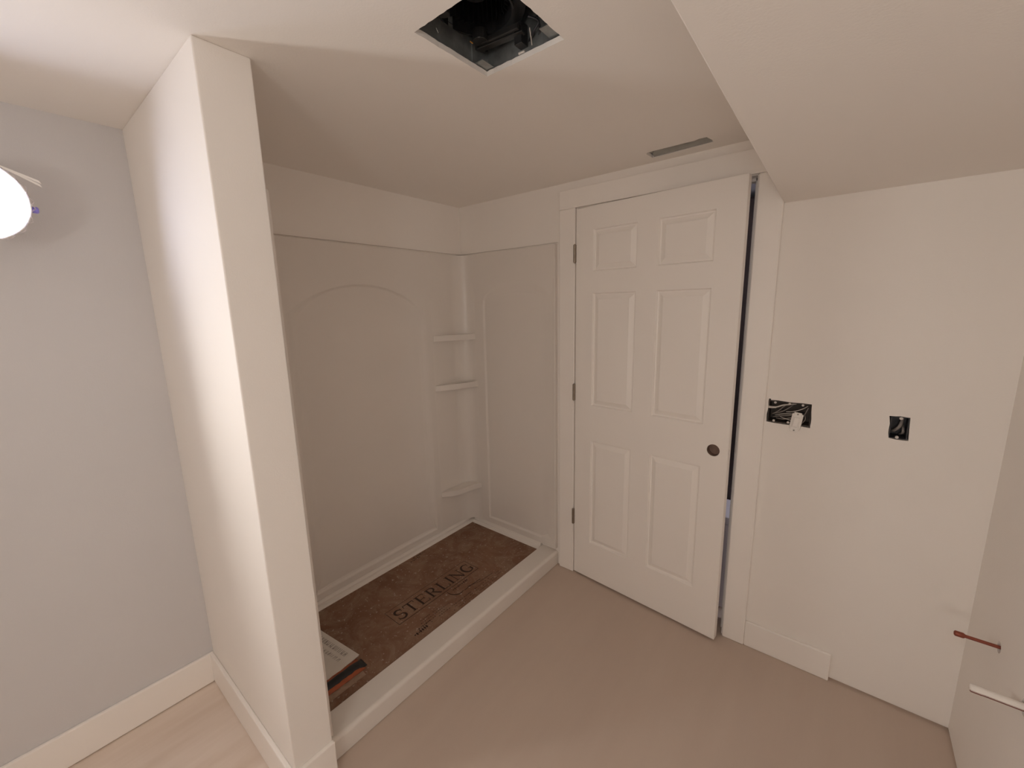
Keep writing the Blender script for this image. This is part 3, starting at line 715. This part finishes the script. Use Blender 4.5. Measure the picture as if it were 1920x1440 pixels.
paths = [(M_wirew, .0028, [(-.072, .002, .020), (-.045, .0, .021), (-.02, .004, .032), (.02, .03, .036)]),
         (M_wirew, .0035, [(-.073, -.001, .017), (-.060, -.002, .018), (-.045, -.001, .020)]),
         (M_wireg, .0018, [(-.055, .02, -.012), (-.035, .012, .006), (-.015, .012, .030), (.0, .03, .04)]),
         (M_wireg, .0018, [(-.060, .03, -.015), (-.03, .010, .0), (-.005, .012, .018), (.02, .05, .04)]),
         (M_wirew, .0016, [(-.01, .012, .003), (.012, .006, .008), (.04, .010, .020), (.06, .02, .034)]),
         (M_wirew, .0015, [(-.05, .03, -.02), (-.02, .008, -.006), (.01, .006, -.002), (.03, .008, -.001)]),
         (M_wireg, .0018, [(-.058, .03, -.03), (-.03, .008, -.016), (.0, .006, -.010), (.02, .01, -.005)]),
         (M_wireg, .0018, [(-.045, .03, -.032), (-.018, .008, -.028), (.004, .006, -.020), (.018, .006, -.014)]),
         (M_wirew, .0013, [(-.035, .03, -.020), (-.02, .006, -.022), (.006, .006, -.028), (.02, .006, -.030)]),
         (M_wirek, .0022, [(-.03, .03, .01), (.0, .01, .0), (.03, .012, .005), (.055, .04, .0)]),
         (M_wireg, .0016, [(.050, .02, -.008), (.056, .010, .01), (.062, .014, .028)]),
         (M_wireg, .0016, [(.045, .02, -.040), (.056, .008, -.018), (.050, .03, .0)])]
for m_, r_, pts in paths: link('wire', tube(bmesh.new(), pts, r_, 8), m_, e1, smooth=True)
e2, w2b, h2b = ebox('electrical_box', 2.147, 2.196, 1.0665, 1.149, M_boxblue, 'narrow empty-looking electrical box further right on the bare wall')
for s, xx in ((1, .002), (-1, -.002)): link('screw_tab', cyl(bmesh.new(), (xx, .004, s*(h2b-.006)), (xx, .012, s*(h2b-.006)), .005, seg=14), M_wirew, e2)
link('wire', tube(bmesh.new(), [(-.018, .055, -.024), (-.008, .035, -.016), (.004, .03, .004), (.010, .05, .03)], .0055, 10), M_wireg, e2, smooth=True)
link('wire', tube(bmesh.new(), [(.008, .06, -.034), (.014, .035, -.022), (.013, .04, -.006), (.006, .065, .01)], .0045, 10), M_wireg, e2, smooth=True)
# loose white switch hanging out of the wide box
sw = empty('light_switch', (1.868, -.004, 1.083)); sw.rotation_euler = (math.radians(-6), math.radians(7), 0)
meta(sw, 'loose white switch dangling out of the wide electrical box', 'switch')
link('switch_body', bx(-.019, .019, -.004, .022, -.030, .034), M_white, sw, bevel=.003, seg=3)
st = bx(-.013, .013, -.007, -.004, -.040, .040); link('mounting_strap', st, M_white, sw, bevel=.002)
link('rocker', bx(-.0095, .0095, -.012, -.007, -.020, .020), M_white, sw, bevel=.002)
for s in (-1, 1): link('screw', cyl(bmesh.new(), (0, -.0095, s*.033), (0, -.007, s*.033), .003, seg=12), M_wireg, sw)

# ================================================================== PIPE STUBS
def pipe(y, r_, rc, x0, m1, m2, name, lab):
    e = empty(name, (XR, y, .57)); meta(e, lab, 'pipe')
    link('tube', cyl(bmesh.new(), (x0-XR+.006, 0, 0), (.09, 0, 0), r_, seg=24), m1, e, smooth=False)
    bm = lathe(bmesh.new(), (x0-XR, 0, 0), (1, 0, 0), [(0, 0), (.0005, rc*.7), (.003, rc), (.020, rc), (.024, r_*1.02), (.026, r_)], 24)
    link('end_cap', bm, m2, e, smooth=True); return e
pipe(-.298, .0048, .0078, 2.333, M_copper, M_copper, 'pipe_stub', 'thin reddish copper pipe stub with capped end, upper of the two on the right wall')
pipe(-.530, .0098, .0105, 2.331, M_primer, M_primer, 'pipe_stub', 'thicker white-oversprayed pipe stub, lower of the two on the right wall')
